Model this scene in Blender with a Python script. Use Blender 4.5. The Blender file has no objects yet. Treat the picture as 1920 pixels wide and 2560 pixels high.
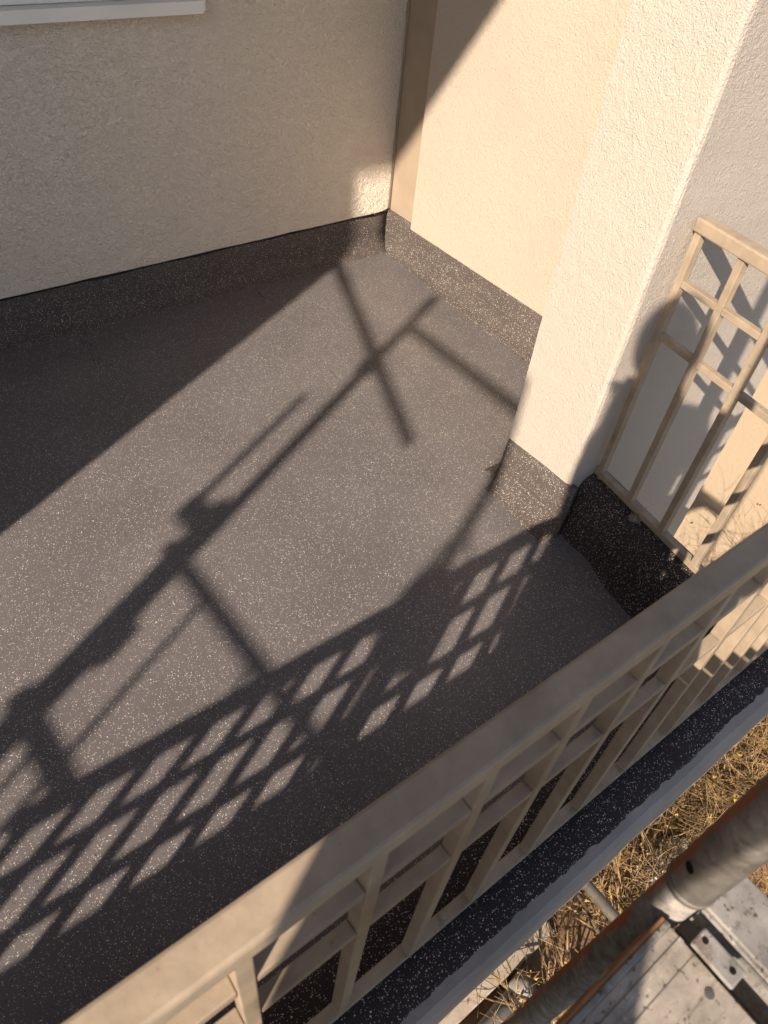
import bpy, bmesh, math, random
from mathutils import Vector, Matrix, noise

scene = bpy.context.scene
COL = scene.collection
R = math.radians

# ------------------------------------------------------------------ camera
CAM = Vector((-2.4754, -2.9967, 1.8367))
FWD = Vector((0.4722, 0.5186, -0.7127)).normalized()
RIGHT0 = Vector((0.7964, -0.5988, 0.0910))
RIGHT = (RIGHT0 - FWD * RIGHT0.dot(FWD)).normalized()
UP = RIGHT.cross(FWD)
cam_data = bpy.data.cameras.new("camera")
cam = bpy.data.objects.new("camera", cam_data)
COL.objects.link(cam)
m3 = Matrix((RIGHT, UP, -FWD)).transposed()
cam.matrix_world = Matrix.Translation(CAM) @ m3.to_4x4()
cam_data.sensor_fit = 'VERTICAL'
cam_data.sensor_height = 36.0
cam_data.lens = 25.41
cam_data.clip_start = 0.02
cam_data.clip_end = 500
cam_data.dof.use_dof = True
cam_data.dof.focus_distance = 2.5
cam_data.dof.aperture_fstop = 7.0
scene.camera = cam

# ------------------------------------------------------------------ sky, sun, exposure
SUN = Vector((1.45, 0.709, -1.0)).normalized()      # the way the light travels
elev = math.asin(-SUN.z)
azim = math.atan2(-SUN.x, -SUN.y)
world = bpy.data.worlds.new("World")
scene.world = world
world.use_nodes = True
wn = world.node_tree.nodes
wl = world.node_tree.links
sky = wn.new("ShaderNodeTexSky")
sky.sky_type = 'NISHITA'
sky.sun_disc = False
sky.sun_elevation = elev
sky.sun_rotation = azim
sky.altitude = 200
sky.air_density = 1.0
sky.dust_density = 1.5
wn["Background"].inputs[1].default_value = 0.088
wl.new(sky.outputs[0], wn["Background"].inputs[0])
sun_data = bpy.data.lights.new("sun", 'SUN')
sun_data.energy = 5.0
sun_data.angle = R(0.55)
sun_data.color = (1.0, 0.84, 0.66)
sun = bpy.data.objects.new("sun", sun_data)
COL.objects.link(sun)
sun.rotation_euler = SUN.to_track_quat('-Z', 'Y').to_euler()
sun.location = (-12, -8, 10)

vs = scene.view_settings
vs.view_transform = 'Standard'
vs.look = 'None'
vs.exposure = 0.88
vs.gamma = 1.0
vs.use_curve_mapping = False
scene.cycles.max_bounces = 8
scene.cycles.diffuse_bounces = 5
scene.cycles.glossy_bounces = 4

# ------------------------------------------------------------------ materials
def mat(name, rough=0.6, spec=0.4, metal=0.0):
    m = bpy.data.materials.new(name)
    m.use_nodes = True
    nt = m.node_tree
    b = nt.nodes["Principled BSDF"]
    b.inputs["Roughness"].default_value = rough
    b.inputs["Specular IOR Level"].default_value = spec
    b.inputs["Metallic"].default_value = metal
    return m, nt, b

def node(nt, t, **kw):
    n = nt.nodes.new(t)
    for k, v in kw.items():
        if k in n.inputs:
            n.inputs[k].default_value = v
        else:
            setattr(n, k, v)
    return n

def coords(nt, scale=(1, 1, 1)):
    g = nt.nodes.new("ShaderNodeNewGeometry")
    mp = nt.nodes.new("ShaderNodeMapping")
    mp.inputs["Scale"].default_value = scale
    nt.links.new(g.outputs["Position"], mp.inputs["Vector"])
    return mp.outputs["Vector"]

def noise_tex(nt, vec, scale, detail=3.0, rough=0.55, dist=0.0):
    n = node(nt, "ShaderNodeTexNoise", Scale=scale, Detail=detail, Roughness=rough, Distortion=dist)
    nt.links.new(vec, n.inputs["Vector"])
    return n.outputs["Fac"]

def ramp(nt, fac, stops, interp='LINEAR'):
    r = nt.nodes.new("ShaderNodeValToRGB")
    r.color_ramp.interpolation = interp
    el = r.color_ramp.elements
    while len(el) > 1:
        el.remove(el[-1])
    el[0].position = stops[0][0]
    el[0].color = (*stops[0][1], 1) if len(stops[0][1]) == 3 else stops[0][1]
    for p, c in stops[1:]:
        e = el.new(p)
        e.color = (*c, 1)
    nt.links.new(fac, r.inputs["Fac"])
    return r.outputs["Color"]

def mixc(nt, fac, a, b, mode='MIX'):
    n = nt.nodes.new("ShaderNodeMix")
    n.data_type = 'RGBA'
    n.blend_type = mode
    for sock, v in ((n.inputs[0], fac), (n.inputs[6], a), (n.inputs[7], b)):
        if hasattr(v, "is_output"):
            nt.links.new(v, sock)
        elif isinstance(v, (int, float)):
            sock.default_value = v
        else:
            sock.default_value = (*v, 1)
    return n.outputs[2]

def mth(nt, op, a, b=None, c=None):
    n = nt.nodes.new("ShaderNodeMath")
    n.operation = op
    for i, v in enumerate((a, b, c)):
        if v is None:
            continue
        if hasattr(v, "is_output"):
            nt.links.new(v, n.inputs[i])
        else:
            n.inputs[i].default_value = v
    return n.outputs[0]

def bump(nt, b, height, strength, dist, prev=None):
    n = nt.nodes.new("ShaderNodeBump")
    n.inputs["Strength"].default_value = strength
    n.inputs["Distance"].default_value = dist
    nt.links.new(height, n.inputs["Height"])
    if prev is not None:
        nt.links.new(prev, n.inputs["Normal"])
    nt.links.new(n.outputs["Normal"], b.inputs["Normal"])
    return n.outputs["Normal"]

def stucco(name, col, grain=1.0, strength=0.6, stain=0.5, depth=0.013):
    m, nt, b = mat(name, 0.85, 0.2)
    v = coords(nt)
    big = noise_tex(nt, v, 1.3, 3)
    mid = noise_tex(nt, v, 9, 4)
    c = mixc(nt, ramp(nt, big, [(0.35, (0, 0, 0)), (0.7, (1, 1, 1))]), tuple(x * 0.96 for x in col), tuple(min(1, x * 1.03) for x in col))
    c = mixc(nt, ramp(nt, mid, [(0.62, (0, 0, 0)), (0.85, (stain * .35,) * 3)]), c, tuple(x * y for x, y in zip(col, (0.86, 0.80, 0.72))))
    sp = node(nt, "ShaderNodeTexVoronoi", Scale=9.0)
    nt.links.new(v, sp.inputs["Vector"])
    speck = ramp(nt, sp.outputs["Distance"], [(0.0, (1, 1, 1)), (0.03, (0, 0, 0))])
    c = mixc(nt, mth(nt, 'MULTIPLY', speck, 0.35), c, (0.25, 0.19, 0.14))
    nt.links.new(c, b.inputs["Base Color"])
    # wormy float-rubbed render: distorted noise ridges plus fine grain
    n1 = noise_tex(nt, v, 85 * grain, 3, 0.55, 1.4)
    n2 = noise_tex(nt, v, 210 * grain, 2, 0.5, 0.6)
    n3 = noise_tex(nt, v, 30 * grain, 2, 0.5, 0.8)
    h = mth(nt, 'ADD', mth(nt, 'MULTIPLY', n1, 1.0), mth(nt, 'MULTIPLY', n2, 0.35))
    h = mth(nt, 'ADD', h, mth(nt, 'MULTIPLY', n3, 0.5))
    bump(nt, b, h, strength, depth)
    return m

M = {}
M['wall'] = stucco("plaster_cream_lifted", (0.93, 0.835, 0.72), 0.75, 1.0, 0.5, 0.020)  # colour lightened to lift the shade on the back wall
M['wallA'] = stucco("plaster_cream_fine_dimmed", (0.52, 0.45, 0.375), 1.25, 0.7, 0.3, 0.011)  # colour darkened so the sunlit plaster does not clip
M['wing'] = stucco("plaster_offwhite_dimmed", (0.495, 0.445, 0.40), 1.35, 0.65, 0.3, 0.010)  # also darkened in colour to hold back its sunlit faces
M['far'] = stucco("plaster_warm", (0.40, 0.32, 0.235), 0.8, 0.4)

def flake_floor(name, base, dens=1.0, spec=0.16, r0=0.36):
    m, nt, b = mat(name, 0.42, spec)
    v = coords(nt)
    nz = noise_tex(nt, v, 3.0, 4)
    col = mixc(nt, ramp(nt, nz, [(0.35, (0, 0, 0)), (0.7, (1, 1, 1))]), tuple(x * 0.92 for x in base), tuple(x * 1.1 for x in base))
    wob = node(nt, "ShaderNodeTexNoise", Scale=260.0, Detail=1.0)
    nt.links.new(v, wob.inputs["Vector"])
    wv = nt.nodes.new("ShaderNodeVectorMath"); wv.operation = 'MULTIPLY_ADD'
    nt.links.new(wob.outputs["Color"], wv.inputs[0])
    wv.inputs[1].default_value = (0.004,) * 3
    nt.links.new(v, wv.inputs[2])
    def layer(scale, keep, size, off):
        mp = nt.nodes.new("ShaderNodeMapping")
        mp.inputs["Location"].default_value = off
        nt.links.new(wv.outputs[0], mp.inputs["Vector"])
        vo = node(nt, "ShaderNodeTexVoronoi", Scale=scale)
        nt.links.new(mp.outputs[0], vo.inputs["Vector"])
        sep = nt.nodes.new("ShaderNodeSeparateColor")
        nt.links.new(vo.outputs["Color"], sep.inputs[0])
        k = mth(nt, 'LESS_THAN', sep.outputs[0], mth(nt, 'MULTIPLY', patch, keep))
        # size of each chip differs
        sz = mth(nt, 'MULTIPLY_ADD', sep.outputs[1], size * 0.8, size * 0.45)
        d = mth(nt, 'LESS_THAN', vo.outputs["Distance"], sz)
        return mth(nt, 'MULTIPLY', k, d), sep.outputs[2]
    patch = mth(nt, 'MULTIPLY_ADD', noise_tex(nt, v, 6.5, 3, 0.6), 1.7, 0.15)
    wA, tone = layer(215, 0.15 * dens, 0.26, (0, 0, 0))
    wB, _ = layer(340, 0.23 * dens, 0.33, (3.1, 1.7, 0.4))
    kA, _ = layer(230, 0.10, 0.28, (7.7, 2.2, 5.1))
    col = mixc(nt, kA, col, (0.010, 0.009, 0.010))
    wcol = mixc(nt, tone, (0.42, 0.39, 0.36), (0.85, 0.82, 0.76))
    col = mixc(nt, mth(nt, 'MAXIMUM', wA, wB), col, wcol)
    nt.links.new(col, b.inputs["Base Color"])
    rg = mth(nt, 'MULTIPLY_ADD', noise_tex(nt, coords(nt, (1.0, 0.25, 1.0)), 9, 4, 0.65), 0.8, 0.1)
    nt.links.new(mth(nt, 'MULTIPLY_ADD', rg, 0.20, r0), b.inputs["Roughness"])
    h = mth(nt, 'ADD', noise_tex(nt, v, 60, 3), mth(nt, 'MULTIPLY', wA, 0.35))
    bump(nt, b, h, 0.22, 0.003)
    return m

M['floor'] = flake_floor("resin_floor_flakes", (0.124, 0.114, 0.120), 1.0, 0.24, 0.20)
M['kerb'] = flake_floor("resin_kerb_flakes", (0.042, 0.034, 0.034), 1.1, 0.04)
M['skirt'] = flake_floor("resin_skirting_flakes", (0.088, 0.074, 0.070), 1.1, 0.06)

def simple(name, col, rough=0.6, spec=0.4, metal=0.0, var=0.15, scale=12, bmp=0.15, bscale=60, dirt=None):
    m, nt, b = mat(name, rough, spec, metal)
    v = coords(nt)
    n = noise_tex(nt, v, scale, 5, 0.6)
    c = mixc(nt, ramp(nt, n, [(0.3, (0, 0, 0)), (0.7, (1, 1, 1))]), tuple(x * (1 - var) for x in col), tuple(min(1, x * (1 + var)) for x in col))
    if dirt:
        n2 = noise_tex(nt, v, dirt[1], 4, 0.7)
        c = mixc(nt, ramp(nt, n2, [(dirt[2], (0, 0, 0)), (dirt[2] + 0.08, (1, 1, 1))]), c, dirt[0])
    nt.links.new(c, b.inputs["Base Color"])
    nt.links.new(mth(nt, 'MULTIPLY_ADD', n, 0.25, rough - 0.12), b.inputs["Roughness"])
    if bmp:
        bump(nt, b, noise_tex(nt, v, bscale, 4), bmp, 0.004)
    return m

M['rail'] = simple("beige_metal_paint", (0.325, 0.26, 0.195), 0.55, 0.35, 0, 0.18, 18, 0.12, 90, ((0.25, 0.19, 0.14), 62, 0.63))
M['strip'] = simple("smooth_beige_render", (0.33, 0.265, 0.20), 0.8, 0.2, 0, 0.10, 7, 0.15, 140)
M['sill'] = simple("white_sill_paint", (0.86, 0.85, 0.82), 0.5, 0.4, 0, 0.04, 6, 0.03, 40, ((0.45, 0.42, 0.38), 28, 0.74))
M['sealant_gap'] = simple("black_sealant_gap_shade", (0.012, 0.011, 0.011), 0.5, 0.3, 0, 0.2)
M['concrete'] = simple("bare_concrete_edge", (0.30, 0.275, 0.265), 0.85, 0.2, 0, 0.14, 9, 0.5, 90, ((0.22, 0.205, 0.20), 34, 0.66))
M['path'] = simple("pale_concrete_path", (0.36, 0.31, 0.255), 0.9, 0.2, 0, 0.18, 5, 0.5, 60, ((0.25, 0.2, 0.15), 12, 0.66))
M['added_lawn'] = simple("added_greenery", (0.045, 0.065, 0.022), 0.9, 0.1, 0, 0.4, 5, 0.8, 40)
M['galv'] = simple("galvanised_steel", (0.27, 0.25, 0.23), 0.5, 0.5, 0.35, 0.35, 26, 0.4, 60, ((0.10, 0.08, 0.065), 55, 0.58))
M['galv_dark'] = simple("weathered_steel", (0.16, 0.145, 0.13), 0.55, 0.4, 0.3, 0.3, 30, 0.2, 80, ((0.13, 0.06, 0.03), 30, 0.62))
M['deck'] = simple("worn_deck_plate", (0.36, 0.325, 0.295), 0.6, 0.4, 0.2, 0.3, 20, 0.4, 50, ((0.15, 0.125, 0.115), 75, 0.56))
M['rust'] = simple("rusty_edge", (0.30, 0.15, 0.075), 0.8, 0.2, 0, 0.35, 30, 0.3, 80, ((0.38, 0.35, 0.33), 22, 0.58))
M['hole'] = simple("dark_hole", (0.012, 0.010, 0.010), 0.9, 0.1, 0, 0.1)
M['soil'] = simple("dry_soil", (0.22, 0.145, 0.088), 0.95, 0.1, 0, 0.45, 4, 0.9, 25, ((0.11, 0.072, 0.045), 9, 0.58))
M['twig'] = simple("dry_twig_bark", (0.26, 0.175, 0.09), 0.8, 0.2, 0, 0.7, 9, 0.0)
M['stem'] = simple("dark_stem_bark", (0.11, 0.078, 0.05), 0.85, 0.2, 0, 0.35, 8, 0.0)
M['bud'] = simple("yellow_buds", (0.36, 0.25, 0.06), 0.7, 0.2, 0, 0.3, 20, 0.0)
M['litter'] = simple("dry_leaf_litter", (0.26, 0.17, 0.09), 0.9, 0.1, 0, 0.5, 11, 0.0)
M['white_plastic'] = simple("white_plastic", (0.62, 0.60, 0.57), 0.35, 0.5, 0, 0.08, 8, 0.0)
M['grey_plastic'] = simple("grey_pipe", (0.25, 0.24, 0.23), 0.5, 0.4, 0, 0.2, 10, 0.05)
M['cloth'] = simple("dark_jacket", (0.04, 0.045, 0.06), 0.9, 0.2, 0, 0.2, 10, 0.2, 60)
M['skin'] = simple("skin", (0.50, 0.31, 0.22), 0.6, 0.4, 0, 0.06, 10, 0.0)
M['hair'] = simple("hair", (0.04, 0.028, 0.02), 0.6, 0.4, 0, 0.3, 30, 0.2)
M['glass'] = simple("window_glass", (0.03, 0.035, 0.04), 0.05, 0.8, 0, 0.05, 2, 0.0)
M['phone'] = simple("phone_black", (0.02, 0.02, 0.022), 0.3, 0.5, 0, 0.05, 10, 0.0)

def worn_metal(name, base, dirt, rust, stretch):
    m, nt, b = mat(name, 0.6, 0.4, 0.15)
    v = coords(nt)
    vs2 = coords(nt, stretch)
    n = noise_tex(nt, v, 22, 6, 0.65)
    c = mixc(nt, ramp(nt, n, [(0.32, (0, 0, 0)), (0.68, (1, 1, 1))]), tuple(x * 0.6 for x in base), tuple(min(1, x * 1.25) for x in base))
    sc = noise_tex(nt, vs2, 60, 5, 0.7)
    c = mixc(nt, ramp(nt, sc, [(0.56, (0, 0, 0)), (0.66, (0.7, 0.7, 0.7))]), c, dirt)
    sp = noise_tex(nt, v, 130, 3, 0.6)
    c = mixc(nt, ramp(nt, sp, [(0.60, (0, 0, 0)), (0.66, (1, 1, 1))]), c, tuple(x * 0.7 for x in dirt))
    wh = noise_tex(nt, v, 75, 4, 0.6)
    c = mixc(nt, ramp(nt, wh, [(0.64, (0, 0, 0)), (0.70, (0.8, 0.8, 0.8))]), c, (0.55, 0.53, 0.50))
    rs = noise_tex(nt, v, 14, 5, 0.7)
    c = mixc(nt, ramp(nt, rs, [(0.60, (0, 0, 0)), (0.72, (0.8, 0.8, 0.8))]), c, rust)
    nt.links.new(c, b.inputs["Base Color"])
    nt.links.new(mth(nt, 'MULTIPLY_ADD', n, 0.35, 0.42), b.inputs["Roughness"])
    bump(nt, b, mth(nt, 'ADD', noise_tex(nt, v, 60, 5), sc), 0.2, 0.002)
    return m
M['deck'] = worn_metal("worn_deck_plate", (0.37, 0.325, 0.28), (0.14, 0.115, 0.10), (0.17, 0.11, 0.07), (0.12, 1, 1))
M['galv'] = worn_metal("galvanised_steel", (0.27, 0.255, 0.24), (0.10, 0.085, 0.07), (0.13, 0.075, 0.045), (1, 1, 0.3))

def painted_tube():
    """galvanised tube with orange marking paint on the side that faces the house"""
    m, nt, b = mat("galvanised_orange_mark", 0.68, 0.35, 0.1)
    v = coords(nt)
    n = noise_tex(nt, v, 26, 5, 0.6)
    g = mixc(nt, ramp(nt, n, [(0.3, (0, 0, 0)), (0.7, (1, 1, 1))]), (0.15, 0.135, 0.12), (0.33, 0.305, 0.28))
    d = noise_tex(nt, v, 70, 5, 0.7)
    g = mixc(nt, ramp(nt, d, [(0.48, (0, 0, 0)), (0.70, (0.8, 0.8, 0.8))]), g, (0.10, 0.085, 0.072))
    w2 = noise_tex(nt, v, 48, 4, 0.6)
    g = mixc(nt, ramp(nt, w2, [(0.58, (0, 0, 0)), (0.76, (0.7, 0.7, 0.7))]), g, (0.45, 0.43, 0.40))
    geo = nt.nodes.new("ShaderNodeNewGeometry")
    dot = nt.nodes.new("ShaderNodeVectorMath"); dot.operation = 'DOT_PRODUCT'
    nt.links.new(geo.outputs["True Normal"], dot.inputs[0])
    dot.inputs[1].default_value = Vector((-0.42, 0.90, 0)).normalized()
    e = mth(nt, 'ADD', dot.outputs["Value"], mth(nt, 'MULTIPLY_ADD', noise_tex(nt, v, 18, 4, 0.6), 0.55, -0.275))
    msk = mth(nt, 'MULTIPLY', ramp(nt, e, [(0.92, (0, 0, 0)), (0.97, (1, 1, 1))]), ramp(nt, noise_tex(nt, v, 34, 4, 0.7), [(0.36, (0, 0, 0)), (0.44, (1, 1, 1))]))
    c = mixc(nt, msk, g, (0.36, 0.125, 0.055))
    nt.links.new(c, b.inputs["Base Color"])
    nt.links.new(mth(nt, 'MULTIPLY_ADD', msk, -0.1, 0.1), b.inputs["Metallic"])
    bump(nt, b, noise_tex(nt, v, 70, 4), 0.12, 0.002)
    return m
M['orange_tube'] = painted_tube()

# ------------------------------------------------------------------ mesh helpers
def link(name, me, material, parent=None, bevel=0.0, smooth=False):
    o = bpy.data.objects.new(name, me)
    COL.objects.link(o)
    if material is not None and not me.materials:
        me.materials.append(material)
    if parent is not None:
        o.parent = parent
    if bevel:
        md = o.modifiers.new("bevel", 'BEVEL')
        md.width = bevel
        md.segments = 2
        md.limit_method = 'ANGLE'
        md.angle_limit = R(40)
    if smooth:
        for p in me.polygons:
            p.use_smooth = True
    return o

def from_bm(name, bm, material, parent=None, bevel=0.0, smooth=False):
    bmesh.ops.recalc_face_normals(bm, faces=bm.faces)
    me = bpy.data.meshes.new(name)
    bm.to_mesh(me)
    bm.free()
    return link(name, me, material, parent, bevel, smooth)

def add_box(bm, lo, hi, mtx=None):
    vs_ = []
    for z in (lo[2], hi[2]):
        for y in (lo[1], hi[1]):
            for x in (lo[0], hi[0]):
                p = Vector((x, y, z))
                vs_.append(bm.verts.new(mtx @ p if mtx else p))
    for f in ((0, 1, 3, 2), (4, 6, 7, 5), (0, 4, 5, 1), (2, 3, 7, 6), (0, 2, 6, 4), (1, 5, 7, 3)):
        bm.faces.new([vs_[i] for i in f])

def box(name, lo, hi, material, parent=None, bevel=0.0, mtx=None):
    bm = bmesh.new()
    add_box(bm, lo, hi, mtx)
    return from_bm(name, bm, material, parent, bevel)

def add_tube(bm, a, b, ra, rb=None, n=16, caps=True):
    a, b = Vector(a), Vector(b)
    rb = ra if rb is None else rb
    d = (b - a).normalized()
    u = d.orthogonal().normalized()
    w = d.cross(u)
    r1, r2 = [], []
    for i in range(n):
        t = 2 * math.pi * i / n
        o = u * math.cos(t) + w * math.sin(t)
        r1.append(bm.verts.new(a + o * ra))
        r2.append(bm.verts.new(b + o * rb))
    for i in range(n):
        j = (i + 1) % n
        bm.faces.new((r1[i], r1[j], r2[j], r2[i]))
    if caps:
        bm.faces.new(r1[::-1])
        bm.faces.new(r2)

def tube(name, a, b, r, material, parent=None, n=20, rb=None):
    bm = bmesh.new()
    add_tube(bm, a, b, r, rb, n)
    o = from_bm(name, bm, material, parent)
    for p in o.data.polygons:
        p.use_smooth = len(p.vertices) == 4
    return o

def extrude_profile(name, prof, path_a, path_b, out_dir, material, parent=None, steps=1, wob=0.0, seed=0, smooth=False, rag=()):
    """prof = [(outward offset, z)], swept in a straight line from path_a to path_b (x,y)"""
    bm = bmesh.new()
    a, b, o = Vector((*path_a, 0)), Vector((*path_b, 0)), Vector((*out_dir, 0)).normalized()
    rows = []
    for i in range(steps + 1):
        p = a.lerp(b, i / steps)
        row = []
        for k, (off, z) in enumerate(prof):
            q = p + o * off + Vector((0, 0, z))
            if wob:
                nv = noise.noise_vector(q * 9 + Vector((seed, 0, 0)))
                q = q + (o * nv.x + Vector((0, 0, nv.z))) * wob
            if k in rag:             # ragged brush edge of the coating
                q = q - o * (0.004 * noise.noise(q * 38) + 0.003 * noise.noise(q * 95) + 0.003 * noise.noise(q * 13))
            row.append(bm.verts.new(q))
        rows.append(row)
    n = len(prof)
    for i in range(steps):
        for k in range(n):
            j = (k + 1) % n
            bm.faces.new((rows[i][k], rows[i][j], rows[i + 1][j], rows[i + 1][k]))
    bm.faces.new(rows[0][::-1])
    bm.faces.new(rows[-1])
    return from_bm(name, bm, material, parent, smooth=smooth)

def empty(name, loc, label=None, cat=None, group=None):
    o = bpy.data.objects.new(name, None)
    COL.objects.link(o)
    o.location = loc
    o.empty_display_size = 0.1
    tag(o, label, cat, group)
    bpy.context.view_layer.update()
    return o

def tag(o, label=None, cat=None, group=None, kind=None):
    if label: o["label"] = label
    if cat: o["category"] = cat
    if group: o["group"] = group
    if kind: o["kind"] = kind
    return o

def own(parent):
    """children are modelled in world coordinates; undo the parent's offset"""
    for ch in parent.children:
        ch.matrix_parent_inverse = Matrix.Translation(parent.location).inverted()

# ------------------------------------------------------------------ dimensions
S_TOP = 0.192            # top of the skirting / kerb
SLOPE = 0.0218           # the floor falls to the front
def fz(y): return SLOPE * y
Y_FRONT = -2.8226        # outer face of the front railing's bars
Z_B, Z_C1, Z_C2, Z_T = 0.2231, 0.9419, 0.776, 1.073
DF = 0.1653
X_CORNER = -0.778
X_LEFT = -4.37
TH = -0.1693
WING_X, WING_Y1, WING_Y2, WING_XR = -0.761, -1.7344, -2.0372, 0.432
GROUND = -2.8
EAVE_Z, EAVE_Y = 4.60, -0.709 * 4.2
WT = 4.70                # top of the walls, inside the roof slab

# ------------------------------------------------------------------ ground
bm = bmesh.new()
N = 60
def gcoord(i):
    t = i / N * 2 - 1
    return math.copysign(abs(t) ** 2.6, t) * 150
vg = [[None] * (N + 1) for _ in range(N + 1)]
for i in range(N + 1):
    for j in range(N + 1):
        x, y = gcoord(i), gcoord(j) - 3
        dz = noise.noise(Vector((x * .9, y * .9, 0))) * 0.05 if abs(x) < 12 and abs(y + 3) < 12 else 0
        vg[i][j] = bm.verts.new((x, y, GROUND + dz - 0.05))
for i in range(N):
    for j in range(N):
        bm.faces.new((vg[i][j], vg[i + 1][j], vg[i + 1][j + 1], vg[i][j + 1]))
ground = from_bm("ground", bm, M['soil'], smooth=True)
tag(ground, "bare brown soil below the balcony", kind="structure")

bm = bmesh.new()
add_box(bm, (-6.2, -2.90, GROUND - 0.2), (-0.62, -1.2, GROUND + 0.035))
path = from_bm("path", bm, M['path'], bevel=0.008)
tag(path, "pale concrete path along the foot of the house", kind="structure")

bm = bmesh.new()
add_box(bm, (-60, -60, GROUND - 0.2), (2.5, -4.7, GROUND + 0.02))  # unseen dark plane, added to cut warm bounce off the soil
added_lawn = from_bm("added_lawn", bm, M['added_lawn'])
tag(added_lawn, "unseen dark green ground added beyond the scaffold to cut bounce light", kind="structure")

# ------------------------------------------------------------------ house
house = empty("house", (-2.0, 0, GROUND), "cream plastered house with wing walls framing the balcony", "house")

def slab_wall(name, lo, hi, material, label=None, bevel=0.006):
    o = box(name, lo, hi, material, house, bevel)
    if label: o["label"] = label
    return o
# back wall: plaster stops above the skirting
slab_wall("plaster_wall", (-5.4, 0.0, S_TOP), (0.0, 0.35, WT), M['wall'], "shaded cream rough plaster wall at the back")
slab_wall("wall_base", (-5.4, 0.03, -0.4), (0.25, 0.35, S_TOP - 0.004), M['sealant_gap'])
# recessed strip and proud plaster of the side wall
slab_wall("corner_strip", (0.0, -0.235, S_TOP + 0.012), (0.25, -0.006, WT), M['strip'], "smooth beige vertical strip in the corner", 0.002)
slab_wall("plaster_wall", (-0.035, WING_Y1, S_TOP), (0.25, -0.232, WT), M['wallA'], "sunlit cream fine plaster side wall", 0.004)
slab_wall("wall_base", (0.012, WING_Y1, -0.4), (0.25, 0.028, S_TOP - 0.004), M['sealant_gap'])
tube("sealant_joint", (-0.004, -0.008, S_TOP), (-0.004, -0.008, WT - .05), 0.007, M['strip'], house, 10)
# thin black line over the skirting: seal plus painted shadow gap under the plaster
bm = bmesh.new()
pts = [Vector((-5.3 + i * 0.13, 0.004 + 0.003 * math.sin(i * 1.7), S_TOP - 0.002 + 0.0025 * math.sin(i * 2.3))) for i in range(41)]
pts.append(Vector((-0.035, -0.002, S_TOP + 0.003))); pts.append(Vector((-0.002, -0.01, S_TOP + 0.018)))
for a, b in zip(pts, pts[1:]):
    add_tube(bm, a, b, 0.0055, n=6)
tag(from_bm("sealant_gap_bead", bm, M['sealant_gap'], house, smooth=True), "black seal line with painted shadow gap along the top of the skirting")

# wing wall on the right: uneven plaster arris, runs down to the ground
def wing(name, x0, x1, label):
    bm = bmesh.new()
    zs = [GROUND - 0.1 + i * 0.05 for i in range(int((WT - GROUND) / 0.05) + 3)]
    rows = []
    for z in zs:
        j = lambda s: 0.005 * noise.noise(Vector((z * 7, s, 0))) + 0.003 * noise.noise(Vector((z * 25, s, 3)))
        rows.append([bm.verts.new(p) for p in (
            (x0 + 0.4 * j(1), WING_Y1 + j(2) * .5, z), (x0 + 0.022, WING_Y1 + 0.0, z),
            (x1, WING_Y1, z), (x1 + 1.6 * j(4), WING_Y2 + 0.01, z), (x1 - 0.012 + 1.2 * j(4), WING_Y2 + j(5) * .4, z),
            (x0 + 0.014, WING_Y2 + j(7) * .3, z), (x0 + 0.004 + j(8) * .5, WING_Y2 + 0.004, z), (x0, WING_Y2 + 0.016, z))])
    n = 8
    for a, b in zip(rows, rows[1:]):
        for k in range(n):
            bm.faces.new((a[k], a[(k + 1) % n], b[(k + 1) % n], b[k]))
    bm.faces.new(rows[0][::-1]); bm.faces.new(rows[-1])
    o = from_bm(name, bm, M['wing'], house)
    o["label"] = label
    return o
wing("wing_wall", WING_X, WING_XR, "off-white rough plastered wing wall between side wall and railing")
wing("wing_wall", -5.50, X_LEFT, "off-white wing wall closing the far end of the balcony")
slab_wall("plaster_wall", (-5.45, WING_Y1, -0.3), (-5.10, 0.0, WT), M['wallA'], "cream plaster wall at the far end of the balcony")
slab_wall("lower_wall", (-5.5, -0.55, GROUND - 0.1), (0.42, -0.25, -0.36), M['far'])
slab_wall("roof_overhang", (-10.0, EAVE_Y, EAVE_Z), (0.5, 0.6, EAVE_Z + 0.24), M['wall'], "plastered slab overhanging the balcony", 0.0)

# window sill and window
box("window_sill", (-3.0, -0.058, 1.158), (-1.03, 0.02, 1.186), M['sill'], house, 0.003)["label"] = "white painted window sill"
box("sill_end_cap", (-1.0298, -0.060, 1.153), (-1.022, 0.02, 1.196), M['sill'], house, 0.002)
box("sill_drip", (-3.0, -0.0625, 1.146), (-1.031, -0.0585, 1.1865), M['sill'], house, 0.001)
win = box("window", (-2.95, -0.012, 1.19), (-1.06, 0.0, 2.35), M['sill'], house, 0.002)
for x0, x1 in ((-2.88, -2.04), (-1.97, -1.13)):
    g_ = box("pane", (x0, -0.018, 1.27), (x1, -0.0125, 2.28), M['glass'], win)
own(house)

# ------------------------------------------------------------------ balcony floor, skirting, kerb
bm = bmesh.new()
NX, NY = 46, 30
X0, X1, YB, YF = -5.12, 0.02, 0.03, -2.74
def xmax(y):                     # the floor ends at the skew kerb in front of the wing wall
    return X1 if y > WING_Y2 + 0.05 else -0.700 + 0.171 * (y + 2.0)
gr = [[bm.verts.new((X0 + (xmax(YB + (YF - YB) * j / NY) - X0) * i / NX, YB + (YF - YB) * j / NY,
        fz(YB + (YF - YB) * j / NY) + 0.0012 * noise.noise(Vector((i * .35, j * .35, 0)))))
       for j in range(NY + 1)] for i in range(NX + 1)]
for i in range(NX):
    for j in range(NY):
        bm.faces.new((gr[i][j], gr[i][j + 1], gr[i + 1][j + 1], gr[i + 1][j]))
floor = from_bm("balcony_floor", bm, M['floor'], smooth=True)
tag(floor, "dark grey resin balcony floor sprinkled with white flakes", kind="structure")

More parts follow.
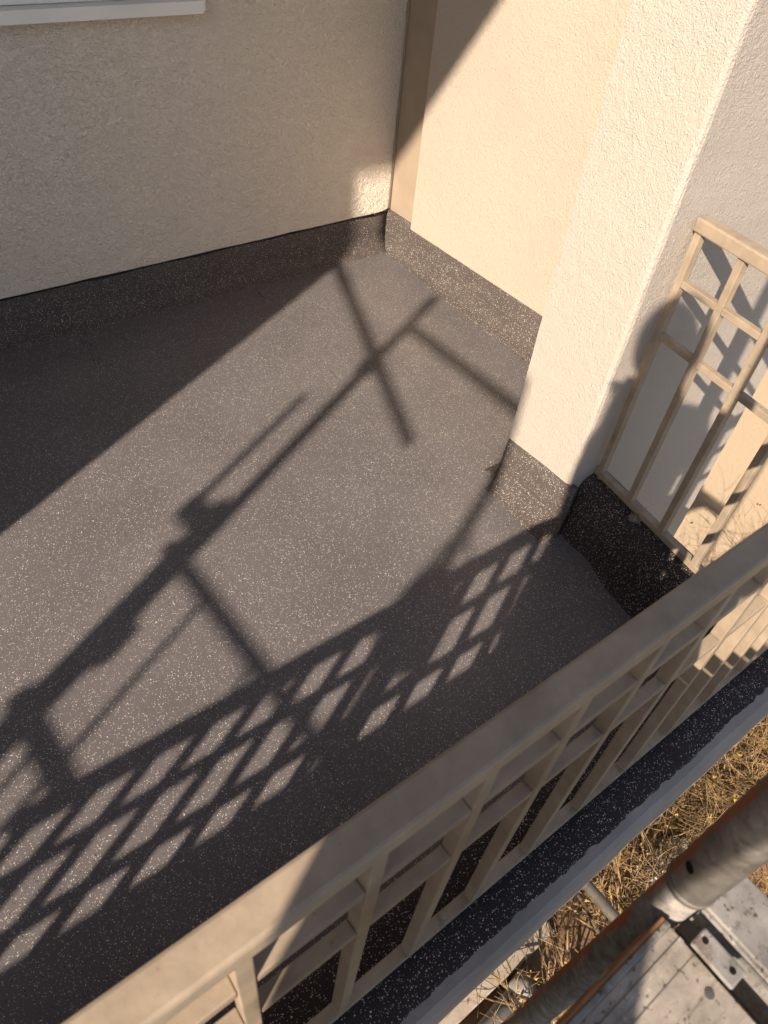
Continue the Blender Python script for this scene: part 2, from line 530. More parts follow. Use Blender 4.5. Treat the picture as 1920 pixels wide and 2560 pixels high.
def skirt_prof(y, top=S_TOP - 0.003, th=0.02):
    z0 = fz(y)
    p = [(-th, z0 - 0.03), (0.080, z0 - 0.012), (0.074, z0 + 0.0015), (0.056, z0 + 0.006), (0.038, z0 + 0.015), (0.022, z0 + 0.030), (0.010, z0 + 0.055), (0.004, z0 + 0.09), (0.0, top - 0.004), (-0.003, top), (-th, top)]
    return p
def skirting(a, b, out, label=None, y=None, wob=0.0018, top=S_TOP - 0.003):
    o = extrude_profile("skirting", skirt_prof(y if y is not None else (a[1] + b[1]) / 2, top), a, b, out, M['skirt'], floor, 60, wob, smooth=True)
    if label: o["label"] = label
    return o
skirting((-5.1, 0.006), (0.0, 0.006), (0, -1), "speckled dark skirting under the shaded back wall", 0.0)
skirting((-0.004, 0.03), (-0.004, -1.70), (-1, 0), "speckled dark skirting in the sun under the side wall", -0.6, top=S_TOP + 0.012)
skirting((WING_X - 0.002, WING_Y1 - 0.002), (WING_X - 0.002, -2.06), (-1, 0), "speckled skirting round the foot of the wing wall", -1.9)
skirting((WING_X, WING_Y1 + 0.002), (0.0, WING_Y1 + 0.002), (0, 1), None, -1.7)
skirting((X_LEFT, -2.06), (X_LEFT, -1.70), (1, 0), None, -1.9)

# kerb under the side railing: rounded upstand, slightly skew
sx, cx = math.sin(TH), math.cos(TH)
RX, RY = -0.647, -2.0372            # inner face line of the side railing starts at the wing wall
def rl(s, off=0.0, z=0.0):           # point s metres along the side railing, off towards the balcony
    return Vector((RX + sx * s - cx * off, RY - cx * s - sx * off, z))
zf = fz(-2.4)
kprof = [(-0.075, zf - 0.25), (0.105, zf - 0.03), (0.098, zf + 0.002), (0.074, zf + 0.010), (0.066, zf + 0.05), (0.062, 0.11), (0.056, 0.150), (0.044, 0.176), (0.026, 0.187), (-0.01, 0.190), (-0.060, 0.189), (-0.072, 0.180)]
a, b = rl(-0.02), rl(0.80)
k = extrude_profile("kerb", kprof, a.xy, b.xy, (-cx, -sx), M['kerb'], floor, 60, 0.006, 5, smooth=True)
k["label"] = "rounded speckled kerb under the side railing"
# kerb at the front
zf2 = fz(-2.74)
fprof = [(-0.058, zf2 - 0.12), (0.16, zf2 - 0.05), (0.155, zf2 + 0.002), (0.13, zf2 + 0.010), (0.118, zf2 + 0.05), (0.112, 0.14), (0.10, 0.176), (0.08, 0.187), (0.0, 0.190), (-0.058, 0.188), (-0.066, 0.182), (-0.069, 0.172), (-0.066, 0.15)]
k2 = extrude_profile("kerb", fprof, (-4.6, -2.828), (X_CORNER + 0.10, -2.828), (0, 1), M['kerb'], floor, 420, 0.003, 9, smooth=True, rag=(9, 10, 11, 12))
k2["label"] = "speckled kerb with a ragged coating edge outside the front railing"
# bare concrete edge of the slab with a rounded drip nose
eprof = [(-0.058, 0.183), (-0.086, 0.180), (-0.096, 0.168), (-0.099, 0.148), (-0.099, -0.16), (-0.02, -0.22), (1.2, -0.22), (1.2, -0.10), (0.05, -0.10), (-0.05, 0.12)]
e_ = extrude_profile("slab_edge", eprof, (-4.6, -2.828), (X_CORNER + 0.11, -2.828), (0, 1), M['concrete'], floor, 200, 0.004, 3, smooth=False)
e_["label"] = "bare grey concrete edge of the balcony slab"
box("slab", (-4.5, -2.70, -0.24), (-0.72, -0.3, -0.085), M['concrete'], floor)

# ------------------------------------------------------------------ railings
BAR = 0.022
def bolt(name, p, r, parent):
    bm = bmesh.new()
    add_tube(bm, p, p + Vector((0, 0, 0.004)), r, n=18)
    add_tube(bm, p + Vector((0, 0, 0.004)), p + Vector((0, 0, 0.013)), r * 0.62, r * 0.5, 12)
    return from_bm(name, bm, M['rail'], parent)

def railing(root, P, length, posts, bar, yaw, top_over=(0.0, 0.0), bolts=()):
    """P(s, off, z): s along the railing, off measured from the outer (or seen) face to the far side"""
    base = Matrix.Rotation(yaw, 4, 'Z')
    def piece(name, s0, s1, o0, o1, z0, z1, bevel=0.002):
        bm = bmesh.new()
        vs_ = []
        for z in (z0, z1):
            for o in (o0, o1):
                for s in (s0, s1):
                    vs_.append(bm.verts.new(P(s, o, z)))
        for f in ((0, 1, 3, 2), (4, 6, 7, 5), (0, 4, 5, 1), (2, 3, 7, 6), (0, 2, 6, 4), (1, 5, 7, 3)):
            bm.faces.new([vs_[i] for i in f])
        return from_bm(name, bm, M['rail'], root, bevel)
    piece("top_rail", -top_over[0], length + top_over[1], -0.009, 0.034, Z_T, Z_T + 0.037, 0.005)
    piece("bottom_rail", 0, length, 0.001, 0.027, Z_B - 0.024, Z_B)
    for s in posts:
        piece("upright", s, s + bar, 0, 0.0245, Z_B + 0.0005, Z_T - 0.0005)
    for s0, s1 in zip(posts, posts[1:]):
        for zc in (Z_C1, Z_C2):
            piece("crossbar", s0 + bar + 0.0005, s1 - 0.0005, 0.0012, 0.0233, zc - 0.020, zc)
    for s in bolts:
        bolt("bolt", P(s, 0.014, Z_B), 0.011, root)

front = empty("balcony_railing", (-2.2, -2.81, S_TOP), "long beige metal railing across the front, broad sunlit handrail", "railing")
XL = -2.1006 - DF * 13
def PF(s, off, z): return Vector((XL + s, Y_FRONT + off, z))
nf = 13 + 8
posts = [DF * i for i in range(nf + 1)]
railing(front, PF, DF * nf + BAR, posts, BAR, 0, (0.05, 0.016), (DF * 13 + 0.105, DF * 18 + 0.07))
for xs in (XL + 0.2, X_CORNER - 1.4, X_CORNER - 0.05):
    box("foot_plate", (xs - 0.03, Y_FRONT + 0.004, S_TOP - 0.004), (xs + 0.03, Y_FRONT + 0.027, Z_B - 0.0245), M['rail'], front)
own(front)

side = empty("balcony_railing", (-0.7, -2.4, S_TOP), "short beige side railing standing between wing wall and front railing", "railing")
def PS(s, off, z): return rl(s, -off, z)
dr = 0.1513
ps = [0.014 + dr * i for i in range(5)]
railing(side, PS, ps[-1] + BAR + 0.10, ps, BAR, 0, (-0.010, -0.012), (dr * 1 + 0.085,))
for s_ in (0.03, 0.24, 0.66):
    bm = bmesh.new()
    c = rl(s_, -0.015)
    add_tube(bm, (c.x, c.y, S_TOP - 0.01), (c.x, c.y, Z_B - 0.0245), 0.012, n=12)
    from_bm("foot_plate", bm, M['rail'], side)
own(side)

# lump of spilled coating under the side railing
bm = bmesh.new()
bmesh.ops.create_icosphere(bm, subdivisions=3, radius=0.02)
for v in bm.verts:
    v.co *= 1 + 0.35 * noise.noise(v.co * 60)
    v.co.z *= 0.75
lp = rl(dr * 1 + 0.085, 0.012, 0.196)
for v in bm.verts: v.co += lp
dl = from_bm("mortar_lump", bm, M['galv_dark'], floor, smooth=True)

# ------------------------------------------------------------------ scaffold
SX, SYI, SYO = -2.002, -3.034, -3.872
BAY = 3.153
LX = SX - BAY
DECK_Z = 1.0
scaf = empty("scaffold", (-3.5, -3.4, GROUND), "galvanised scaffold frame with orange paint marks beside the balcony", "scaffold")
zt = 3.47
def standard(x, y, ztop, lowmat, sleeve=True):
    o = tube("standard", (x, y, GROUND), (x, y, DECK_Z + 0.045), 0.0225, lowmat, scaf, 28)
    if sleeve:
        u = bmesh.new()
        add_tube(u, (x, y, DECK_Z + 0.048), (x, y, ztop), 0.0255, n=28)
        u_ = from_bm("standard", u, lowmat, scaf)
        for p in u_.data.polygons: p.use_smooth = len(p.vertices) == 4
        # collar bead and pin hole of the sleeve
        bm = bmesh.new()
        add_tube(bm, (x, y, DECK_Z + 0.043), (x, y, DECK_Z + 0.0535), 0.0265, 0.0265, 28)
        c_ = from_bm("collar", bm, M['galv_dark'], u_)
        for p in c_.data.polygons: p.use_smooth = len(p.vertices) == 4
        d = (CAM - Vector((x, y, 1.5))); d.z = 0; d.normalize()
        d = Matrix.Rotation(R(-24), 3, 'Z') @ d
        bm = bmesh.new()
        q = Vector((x, y, DECK_Z + 0.10)) + d * 0.0245
        add_tube(bm, q, q + d * 0.0016, 0.0062, n=14)
        from_bm("pin_hole", bm, M['hole'], u_)
for x in (SX, LX):
    for y in (SYI, SYO):
        standard(x, y, zt if x == LX else 3.2, M['orange_tube'] if (x == SX and y == SYI) else M['galv'])
tube("ledger", (LX - 0.3, SYO, -1.0), (1.2, SYO, -1.0), 0.0225, M['galv'], scaf)
# U-shaped transoms at deck level
for x in (SX, LX):
    tube("transom", (x + 0.03, SYI, -1.04), (x + 0.03, SYO, -1.04), 0.0225, M['galv'], scaf)
    box("transom", (x + 0.008, SYO + 0.03, DECK_Z - 0.075), (x + 0.068, SYI - 0.026, DECK_Z - 0.068), M['galv_dark'], scaf)
    box("transom", (x + 0.009, SYO + 0.03, DECK_Z - 0.0675), (x + 0.013, SYI - 0.026, DECK_Z - 0.006), M['galv'], scaf)
    box("transom", (x + 0.010, SYO + 0.03, DECK_Z + 0.000), (x + 0.072, SYI - 0.0262, DECK_Z + 0.005), M['galv'], scaf, 0.0015)
    box("transom", (x - 0.028, SYO + 0.03, DECK_Z - 0.0674), (x - 0.025, SYI - 0.026, DECK_Z - 0.03), M['galv_dark'], scaf)
# gusset plate bracing the seen standard, with holes
bm = bmesh.new()
add_box(bm, (SX + 0.0135, SYI - 0.11, DECK_Z + 0.0055), (SX + 0.0795, SYI + 0.004, DECK_Z + 0.011))
gp = from_bm("gusset_plate", bm, M['galv'], scaf, 0.002)
bm = bmesh.new()
add_tube(bm, (SX + 0.052, SYI - 0.020, DECK_Z + 0.0105), (SX + 0.052, SYI - 0.020, DECK_Z + 0.0117), 0.006, n=14)
from_bm("plate_hole", bm, M['hole'], gp)
# frames above: end guard rails and top transom on the left frame
GZ1, GZ2 = 1.775, 2.18
for z in (GZ1, GZ2):
    tube("guard_rail", (LX, SYI + 0.09, z), (LX, SYO if z == GZ2 else -3.27, z), 0.021 if z == GZ2 else 0.028, M['galv'], scaf, 14)
for yy, z0, z1, r in ((-3.207, GZ1, GZ2, 0.010), (-3.50, GZ1, GZ2, 0.009), (-3.207, DECK_Z + .02, GZ1 - .03, 0.010), (-3.12, DECK_Z + .02, GZ1 - .03, 0.009)):
    tube("guard_bar", (LX, yy, z0), (LX, yy, z1), r, M['galv'], scaf, 10)
tube("top_transom", (LX, SYI, 3.27), (LX, SYO - 0.02, 3.27), 0.027, M['galv'], scaf, 14)
# doubled tube clipped beside the inner left standard, with coupler
tube("clip_tube", (LX, SYI + 0.047, DECK_Z), (LX, SYI + 0.047, 2.36), 0.0205, M['galv'], scaf, 14)
tube("clip_tube", (LX, SYI + 0.140, 2.26), (LX, SYI + 0.140, 2.76), 0.015, M['galv'], scaf, 12)
box("coupler", (LX - 0.02, SYI + 0.02, 2.24), (LX + 0.02, SYI + 0.165, 2.32), M['galv_dark'], scaf, 0.008)
box("coupler", (LX - 0.03, SYI - 0.058, 1.92), (LX + 0.03, SYI + 0.02, 2.02), M['galv_dark'], scaf, 0.012)
box("coupler", (LX - 0.035, SYI - 0.035, 2.98), (LX + 0.035, SYI + 0.035, 3.06), M['galv_dark'], scaf, 0.008)
# tie tubes
tube("tie_tube", (-5.338, -3.541, 3.02), (-4.683, -2.06, 3.02), 0.0235, M['galv'], scaf, 14)
tube("tie_tube", (-1.10, -2.60, -1.04), (-1.10, -3.80, -1.04), 0.022, M['galv_dark'], scaf, 14)
own(scaf)

# bag made up as the unseen thing that shades the railing's shadow
bag = empty("shade_bag", (LX + 0.10, SYO, 2.36), "unseen dark bag added on the outer far scaffold standard to cast a soft shadow", "bag")
bm = bmesh.new()
prof = [(0.0, 2.36), (0.07, 2.36), (0.09, 2.38), (0.095, 2.45), (0.085, 2.54), (0.06, 2.60), (0.0, 2.61)]
rows = []
for r_, z_ in prof:
    rows.append([bm.verts.new((LX + 0.085 + 0.8 * max(r_, .001) * math.cos(t), SYO + 0.02 + 1.1 * max(r_, .001) * math.sin(t), z_)) for t in [2 * math.pi * i / 20 for i in range(20)]])
for a_, b_ in zip(rows, rows[1:]):
    for i in range(20):
        bm.faces.new((a_[i], a_[(i + 1) % 20], b_[(i + 1) % 20], b_[i]))
from_bm("bag_body", bm, M['cloth'], bag, smooth=True)
bm = bmesh.new()
pv = None
for i in range(13):
    t = math.pi * i / 12
    p = Vector((LX + 0.085, SYO + 0.02 + 0.07 * math.cos(t), 2.59 + 0.14 * math.sin(t)))
    if pv is not None: add_tube(bm, pv, p, 0.008, n=8)
    pv = p
from_bm("handle", bm, M['cloth'], bag, smooth=True)
own(bag)

# steel decks lying in the frame
def deck(y1, label, DECK_Z=DECK_Z):
    d = empty("scaffold_deck", (-3.5, y1 - 0.16, DECK_Z), label, "scaffold deck", "steel decks of the scaffold")
    x0, x1 = LX + 0.042, SX - 0.030
    y0 = y1 - 0.32
    box("deck_plate", (x0, y0 + 0.012, DECK_Z - 0.004), (x1, y1 - 0.012, DECK_Z), M['deck'], d, 0.001)
    for ya, yb in ((y1 - 0.0045, y1), (y0, y0 + 0.0045)):
        box("deck_rim", (x0, ya, DECK_Z - 0.06), (x1, yb, DECK_Z + 0.003), M['rust'], d, 0.0012)
    for ya, yb in ((y1 - 0.0118, y1 - 0.0047), (y0 + 0.0047, y0 + 0.0118)):
        box("deck_rib", (x0, ya, DECK_Z - 0.01), (x1, yb, DECK_Z + 0.0045), M['galv'], d, 0.0015)
    box("deck_rib", (x0, y1 - 0.030, DECK_Z), (x1, y1 - 0.024, DECK_Z + 0.0016), M['deck'], d, 0.0006)
    box("deck_seam", (x0, y1 - 0.0445, DECK_Z), (x1, y1 - 0.0435, DECK_Z + 0.0006), M['galv_dark'], d)
    # end claw plate with rivets
    for yc in (y1 - 0.060, y0 + 0.060):
        c = box("claw", (x1 - 0.001, yc - 0.026, DECK_Z + 0.006), (x1 + 0.026, yc + 0.026, DECK_Z + 0.011), M['galv'], d, 0.004)
        for k in (-0.016, 0.018):
            bm = bmesh.new()
            add_tube(bm, (x1 + 0.014, yc + k, DECK_Z + 0.0108), (x1 + 0.014, yc + k, DECK_Z + 0.0118), 0.0036, n=12)
            from_bm("rivet_hole", bm, M['hole'], c)
        box("claw_lip", (x1 + 0.012, yc - 0.022, DECK_Z - 0.03), (x1 + 0.018, yc + 0.022, DECK_Z + 0.0055), M['galv_dark'], d)
    for i in range(40):
        px = x1 - 0.018 - i * 0.072
        for py in (y1 - 0.075 - 0.008 * (i % 2), y1 - 0.20, y1 - 0.255):
            if i % 2 and py == y1 - 0.20: continue
            bm = bmesh.new()
            add_tube(bm, (px, py, DECK_Z), (px, py, DECK_Z + 0.0012), 0.0052, n=14)
            add_tube(bm, (px, py, DECK_Z + 0.0012), (px, py, DECK_Z + 0.0018), 0.0030, n=10)
            if i > 8: bm.free(); continue
            o = from_bm("rivet", bm, M['galv_dark'], d)
    own(d)
deck(SYI - 0.004, "grey steel scaffold deck nearest the balcony, rusty edge and rivets")
deck(SYI - 0.004 - 0.335, "grey steel scaffold deck on the outer side of the frame")
deck(SYI - 0.004, "lower steel scaffold deck under the one nearest the balcony", -1.0)
deck(SYI - 0.004 - 0.335, "lower steel scaffold deck on the outer side of the frame", -1.0)

# ------------------------------------------------------------------ neighbouring garden wall
bm = bmesh.new()
add_box(bm, (2.6, -6.0, GROUND - 0.1), (2.85, 3.0, 0.1))
nw = from_bm("garden_wall", bm, M['far'], bevel=0.01)
tag(nw, "sunlit warm plaster garden wall beyond the side railing with branch shadows", "wall")

# unseen clipped greenery added on the sunny side to block low sky light
hd = empty("shade_hedge", (-10, -6, GROUND), "unseen dark clipped greenery added to block low sky light", "shade_hedge")
bm = bmesh.new()
add_box(bm, (-10.6, -26, GROUND - 0.1), (-9.5, 8, 1.8))
bmesh.ops.subdivide_edges(bm, edges=bm.edges[:], cuts=24, use_grid_fill=True)
for v in bm.verts:
    v.co += Vector((noise.noise(v.co * .9), noise.noise(v.co * .9 + Vector((9, 0, 0))), noise.noise(v.co * 1.1 + Vector((0, 7, 0))))) * 0.3
from_bm("foliage", bm, M['added_lawn'], hd)
for yy in range(-24, 8, 4):
    tube("trunk", (-10.05, yy, GROUND - 0.1), (-10.05, yy + .1, GROUND + 2.5), 0.09, M['stem'], hd, 8, 0.05)
own(hd)

# ------------------------------------------------------------------ shrubs
def grow_shrub(loc, h, spread, seed, label, n_stem=8, lean=(0, 0)):
    rnd = random.Random(seed)
    root = empty("shrub", loc, label, "shrub", "bare twiggy shrubs below the balcony")
    stems, twigs, buds = bmesh.new(), bmesh.new(), bmesh.new()
    L = Vector(loc)
    def seg(bm, a, b, ra, rb, n):
        d = (b - a)
        if d.length < 1e-5: return
        d.normalize()
        u = d.orthogonal().normalized(); w = d.cross(u)
        r1 = [bm.verts.new(a + (u * math.cos(t) + w * math.sin(t)) * ra) for t in [2 * math.pi * i / n for i in range(n)]]
        r2 = [bm.verts.new(b + (u * math.cos(t) + w * math.sin(t)) * rb) for t in [2 * math.pi * i / n for i in range(n)]]
        for i in range(n):
            j = (i + 1) % n
            bm.faces.new((r1[i], r1[j], r2[j], r2[i]))
    def bud(p, d):
        for _ in range(rnd.randint(1, 3)):
            q = p + Vector((rnd.gauss(0, .006), rnd.gauss(0, .006), rnd.gauss(0, .006)))
            s = rnd.uniform(.006, .014)
            a = [q + Vector((rnd.uniform(-1, 1), rnd.uniform(-1, 1), rnd.uniform(-1, 1))).normalized() * s for _ in range(4)]
            v = [buds.verts.new(x) for x in a]
            for f in ((0, 1, 2), (0, 1, 3), (0, 2, 3), (1, 2, 3)):
                buds.faces.new([v[i] for i in f])
    def twig(p, d, length, r, lvl):
        n = max(2, int(length / 0.07))
        step = length / n
        for i in range(n):
            d2 = (d + Vector((rnd.gauss(0, .20), rnd.gauss(0, .20), rnd.gauss(0.02, .17)))).normalized()
            q = p + d2 * step
            r2 = r * (1 - 0.55 / n)
            seg(twigs if lvl > 0 else stems, p, q, r, r2, 3 if lvl > 0 else 5)
            p, d, r = q, d2, r2
            if lvl < 3 and rnd.random() < (0.58 if lvl < 2 else 0.22):
                for _ in range(rnd.choice((1, 2, 2)) if lvl < 2 else 1):
                    sd = (d + Vector((rnd.gauss(0, .8), rnd.gauss(0, .8), rnd.gauss(0.1, .55)))).normalized()
                    twig(p, sd, length * rnd.uniform(.38, .70), max(r * .60, .0017), lvl + 1)
            if lvl >= 2 and rnd.random() < .03: bud(p, d)
        if lvl >= 2 and rnd.random() < .10: bud(p, d)
    for s in range(n_stem):
        an = rnd.uniform(0, 2 * math.pi)
        tilt = rnd.uniform(.15, 1.0) * spread
        d = Vector((math.cos(an) * tilt + lean[0], math.sin(an) * tilt + lean[1], 1)).normalized()
        p = L + Vector((math.cos(an), math.sin(an), 0)) * rnd.uniform(0, .10)
        twig(p, d, h * rnd.uniform(.65, 1.0), rnd.uniform(.008, .016), 0)
    o1 = from_bm("branches", stems, M['stem'], root); o1["kind"] = "stuff"
    o2 = from_bm("twigs", twigs, M['twig'], root); o2["kind"] = "stuff"
    o3 = from_bm("buds", buds, M['bud'], root); o3["kind"] = "stuff"
    own(root)
    return root
G = GROUND - 0.04
grow_shrub((-0.35, -3.15, G), 1.25, 0.75, 1, "bare golden shrub with yellow buds next to the white bucket")
grow_shrub((0.55, -3.05, G), 1.35, 0.75, 2, "bare twiggy shrub between two others under the slab edge")
grow_shrub((1.15, -2.95, G), 1.3, 0.7, 3, "bare twiggy shrub nearest the sunlit garden wall")
grow_shrub((0.9, -3.75, G), 1.2, 0.8, 4, "bare shrub seen to the right of the scaffold standard")
grow_shrub((-1.05, -3.35, G), 0.75, 0.9, 5, "low shrub with yellow buds at the end of the path", 9)

# leaf litter: too many to count
rnd = random.Random(77)
bm = bmesh.new()
for i in range(3000):
    x, y = rnd.uniform(-2.4, 3.0), rnd.uniform(-4.8, -2.0)
    z = GROUND - 0.05 + noise.noise(Vector((x * .9, y * .9, 0))) * 0.05 + rnd.uniform(.0, .035)
    if x < -0.6 and y > -2.92: 
        if rnd.random() < .9: continue
        z = GROUND + 0.04
    a = rnd.uniform(0, 6.28); l = rnd.uniform(.02, .05); w = rnd.uniform(.008, .022)
    d = Vector((math.cos(a), math.sin(a), rnd.gauss(0, .25))); s = Vector((-math.sin(a), math.cos(a), rnd.gauss(0, .3)))
    c = Vector((x, y, z))
    bm.faces.new([bm.verts.new(c + d * l * .5), bm.verts.new(c + s * w * .5 + Vector((0, 0, .004))), bm.verts.new(c - d * l * .5), bm.verts.new(c - s * w * .5)])
lit = from_bm("leaf_litter", bm, M['litter'])
tag(lit, "dry leaves and straw scattered over the brown soil", "leaf litter", kind="stuff")

# ------------------------------------------------------------------ small things on the ground
# white bucket lying on its side
def lathe(bm, prof, mtx, n=28):
    rows = []
    for r, z in prof:
        rows.append([bm.verts.new(mtx @ Vector((r * math.cos(2 * math.pi * i / n), r * math.sin(2 * math.pi * i / n), z))) for i in range(n)])
    for a, b in zip(rows, rows[1:]):
        for i in range(n):
            j = (i + 1) % n
            bm.faces.new((a[i], a[j], b[j], b[i]))
    return rows
bk = empty("bucket", (0.02, -2.90, GROUND), "white plastic bucket lying tipped among the twigs", "bucket")
mt = Matrix.Translation((0.02, -2.92, -1.95 - 0.68)) @ Matrix.Rotation(R(35), 4, 'Z') @ Matrix.Rotation(R(62), 4, 'X')
bm = bmesh.new()
rows = lathe(bm, [(0.0001, 0.004), (0.115, 0.004), (0.118, 0.0), (0.121, 0.004), (0.148, 0.27), (0.156, 0.272), (0.158, 0.283), (0.150, 0.285), (0.143, 0.27), (0.116, 0.012), (0.0001, 0.010)], mt)
from_bm("bucket_body", bm, M['white_plastic'], bk, smooth=True)
bm = bmesh.new()
prev = None
for i in range(17):
    t = math.pi * i / 16
    p = mt @ Vector((0.158 * math.cos(t), -0.06 - 0.15 * math.sin(t), 0.25 - .05 * math.sin(t)))
    if prev is not None: add_tube(bm, prev, p, 0.003, n=6)
    prev = p
from_bm("handle", bm, M['galv'], bk, smooth=True)
own(bk)

# grey pipe lying beside the path
bm = bmesh.new()
add_tube(bm, (-1.75, -3.06, GROUND + 0.05), (-0.98, -2.985, GROUND + 0.06), 0.055, n=20)
add_tube(bm, (-1.05, -2.992, GROUND + 0.06), (-0.94, -2.981, GROUND + 0.06), 0.064, n=20)
pp = from_bm("drain_pipe", bm, M['grey_plastic'], smooth=False)
for p in pp.data.polygons: p.use_smooth = len(p.vertices) == 4
tag(pp, "grey plastic drain pipe lying beside the pale path", "pipe")

# crumpled white plastic sheet
bm = bmesh.new()
nn = 34
grid = []
for i in range(nn + 1):
    row = []
    for j in range(nn + 1):
        u, v = i / nn - .5, j / nn - .5
        q = Vector((u * 4, v * 4, 1))
        f_ = abs(noise.noise(q * 1.3)) + .5 * abs(noise.noise(q * 3.1)) + .25 * abs(noise.noise(q * 6))
        row.append(bm.verts.new((-1.12 + u * .42 + .03 * noise.noise(q * 2), -3.20 + v * .26 + .03 * noise.noise(q * 2.2 + Vector((5, 0, 0))), GROUND + 0.0 + .16 * f_ * (1.1 - 1.6 * (u * u + v * v)))))
    grid.append(row)
for i in range(nn):
    for j in range(nn):
        bm.faces.new((grid[i][j], grid[i + 1][j], grid[i + 1][j + 1], grid[i][j + 1]))
ps_ = from_bm("plastic_sheet", bm, M['white_plastic'], smooth=True)
tag(ps_, "crumpled white plastic sheet beside the grey pipe", "plastic sheet")

# ------------------------------------------------------------------ the photographer on the deck, who casts a shadow into the picture
def skin_figure(name, verts, edges, radii, root, material, parent):
    me = bpy.data.meshes.new(name)
    me.from_pydata([Vector(v) for v in verts], edges, [])
    o = bpy.data.objects.new(name, me)
    COL.objects.link(o)
    me.materials.append(material)
    md = o.modifiers.new("skin", 'SKIN')
    for i, r in enumerate(radii):
        rr = r if isinstance(r, tuple) else (r, r)
        me.skin_vertices[0].data[i].radius = rr
        me.skin_vertices[0].data[i].use_root = (i == root)
    md.use_smooth_shade = True
    sb = o.modifiers.new("sub", 'SUBSURF'); sb.levels = 2; sb.render_levels = 2
    o.parent = parent
    return o
ph_up, ph_rt, ph_bk = UP, RIGHT, -FWD
PH = CAM + ph_bk * 0.016                        # phone centre plane just behind the lens
def cp(r, u, b=0.0): return PH + ph_rt * r + ph_up * u + ph_bk * b
person = empty("person", (-3.0, -3.45, DECK_Z), "person in a dark jacket kneeling on the deck, holding a phone", "person")
hand_r, hand_l = cp(0.02, -0.085, 0.05), cp(-0.098, -0.015, 0.05)
V = [(-3.26, -3.46, 1.32), (-3.20, -3.42, 1.55), (-3.12, -3.37, 1.82), (-3.00, -3.34, 2.06), (-2.95, -3.28, 2.16), (-2.92, -3.24, 2.22), (-2.90, -3.21, 2.31), (-2.90, -3.21, 2.38),
     (-3.03, -3.21, 2.00), (-2.93, -3.16, 1.68), tuple(hand_l + ph_bk * 0.03),
     (-2.87, -3.44, 2.12), (-2.68, -3.40, 1.80), tuple(hand_r + ph_bk * 0.03),
     (-3.26, -3.34, 1.28), (-3.00, -3.20, 1.14), (-3.34, -3.20, 1.06), (-3.44, -3.20, 1.05),
     (-3.12, -3.56, 1.28), (-2.86, -3.46, 1.14), (-3.18, -3.54, 1.06), (-3.30, -3.55, 1.05)]
Ed = [(0, 1), (1, 2), (2, 3), (3, 4), (4, 5), (5, 6), (6, 7), (3, 8), (8, 9), (9, 10), (3, 11), (11, 12), (12, 13), (0, 14), (14, 15), (15, 16), (16, 17), (0, 18), (18, 19), (19, 20), (20, 21)]
Rd = [0.18, 0.18, 0.19, 0.12, 0.06, 0.07, 0.095, 0.085, 0.075, 0.055, 0.035, 0.09, 0.065, 0.035, 0.10, 0.075, 0.055, 0.045, 0.10, 0.075, 0.055, 0.045]
skin_figure("body", V, Ed, Rd, 0, M['cloth'], person)
def hand(c, side):
    """palm and five fingers curled round the phone edge"""
    vv, ee, rr = [], [], []
    out = ph_rt * side
    wrist, palm = c + ph_bk * 0.03, c + ph_bk * 0.012
    vv += [wrist, palm]; ee.append((0, 1)); rr += [0.024, (0.030)]
    for i, (ln, up) in enumerate(((0.030, .036), (0.034, .016), (0.032, -.004), (0.026, -.022))):
        b0 = palm + ph_up * up + out * 0.012
        k1 = b0 + out * ln * .5 - ph_bk * 0.016
        k2 = k1 - ph_bk * 0.012 - out * ln * .55
        st = len(vv); vv += [b0, k1, k2]; rr += [0.0095, 0.0088, 0.0075]
        ee += [(1, st), (st, st + 1), (st + 1, st + 2)]
    st = len(vv)
    vv += [palm + ph_up * 0.03 - out * 0.008, palm + ph_up * 0.055 - out * 0.022 - ph_bk * 0.004]; rr += [0.011, 0.009]
    ee += [(1, st), (st, st + 1)]
    return skin_figure("hand", vv, ee, rr, 1, M['skin'], person)
hand(hand_r, 1); hand(hand_l, -1)
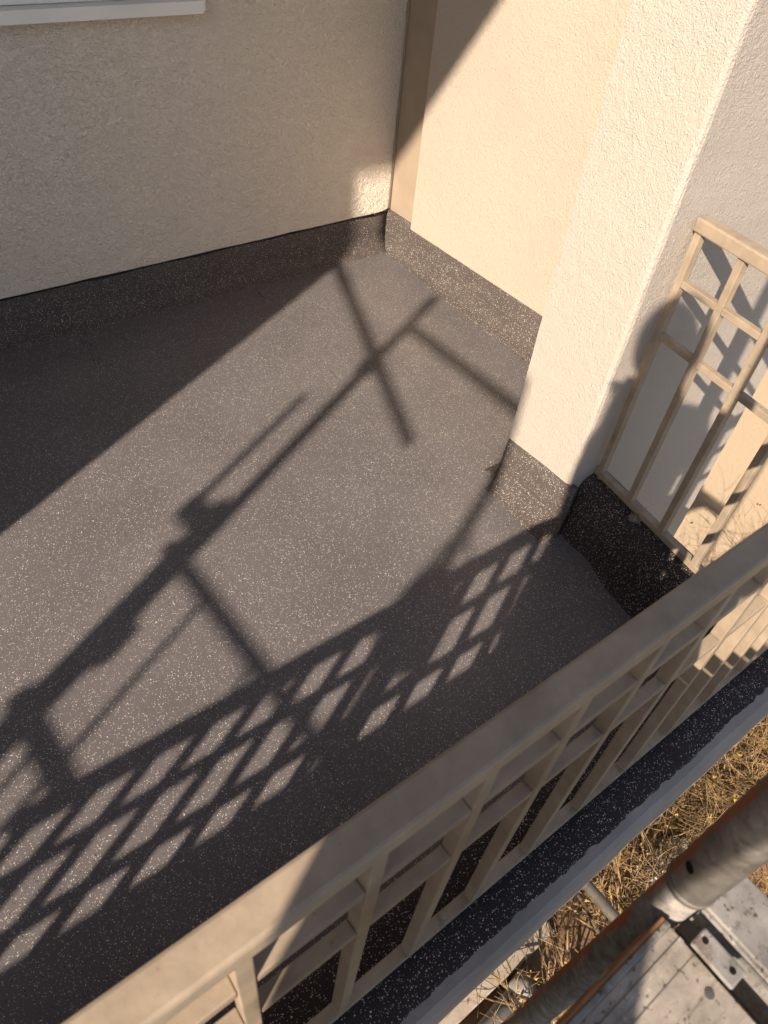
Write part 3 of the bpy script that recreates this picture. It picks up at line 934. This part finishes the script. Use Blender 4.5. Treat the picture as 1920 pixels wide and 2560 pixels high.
# head with face, ears and hair
bm = bmesh.new()
bmesh.ops.create_uvsphere(bm, u_segments=28, v_segments=20, radius=1)
look = (CAM - Vector((-2.90, -3.21, 2.30))).normalized()
lr = look.cross(Vector((0, 0, 1))).normalized(); lu = lr.cross(look)
HM = Matrix.Translation((-2.905, -3.215, 2.295)) @ Matrix((lr, look, lu)).transposed().to_4x4()
for v in bm.verts:
    x, y, z = v.co
    wdt = 0.078 * (1 - 0.22 * max(0, -z))
    p = Vector((x * wdt, y * 0.098, z * 0.118))
    if y > .55 and abs(x) < .25 and -.35 < z < .15: p.y += 0.022 * (1 - abs(x) / .25) * (0.6 + (0.15 - z))
    if y > .5 and .1 < abs(x) < .6 and .0 < z < .25: p.y -= 0.008
    if y > .5 and abs(x) < .4 and -.62 < z < -.48: p.y += 0.005
    if abs(x) > .9 and abs(z) < .25 and abs(y) < .25: p.x *= 1.18
    v.co = HM @ p
from_bm("head", bm, M['skin'], person, smooth=True)
bm = bmesh.new()
bmesh.ops.create_uvsphere(bm, u_segments=28, v_segments=20, radius=1)
for v in bm.verts:
    x, y, z = v.co
    k = 1.16 + .03 * noise.noise(v.co * 4)
    v.co = HM @ Vector((x * 0.080 * k, (y * 0.098) * k - 0.012, z * 0.118 * k + 0.014))
geom = [f for f in bm.faces if (HM.inverted() @ f.calc_center_median()).y > 0.035 and (HM.inverted() @ f.calc_center_median()).z < 0.075]
bmesh.ops.delete(bm, geom=geom, context='FACES')
from_bm("hair", bm, M['hair'], person, smooth=True)
own(person)
phone = None
bm = bmesh.new()
vs_ = []
for b_ in (0.0, 0.009):
    for u_ in (-0.098, 0.052):
        for r_ in (-0.066, 0.010):
            vs_.append(bm.verts.new(cp(r_, u_, b_)))
for f in ((0, 1, 3, 2), (4, 6, 7, 5), (0, 4, 5, 1), (2, 3, 7, 6), (0, 2, 6, 4), (1, 5, 7, 3)):
    bm.faces.new([vs_[i] for i in f])
phone = from_bm("phone", bm, M['phone'], bevel=0.003)
tag(phone, "black phone held out over the railing by the person", "phone")
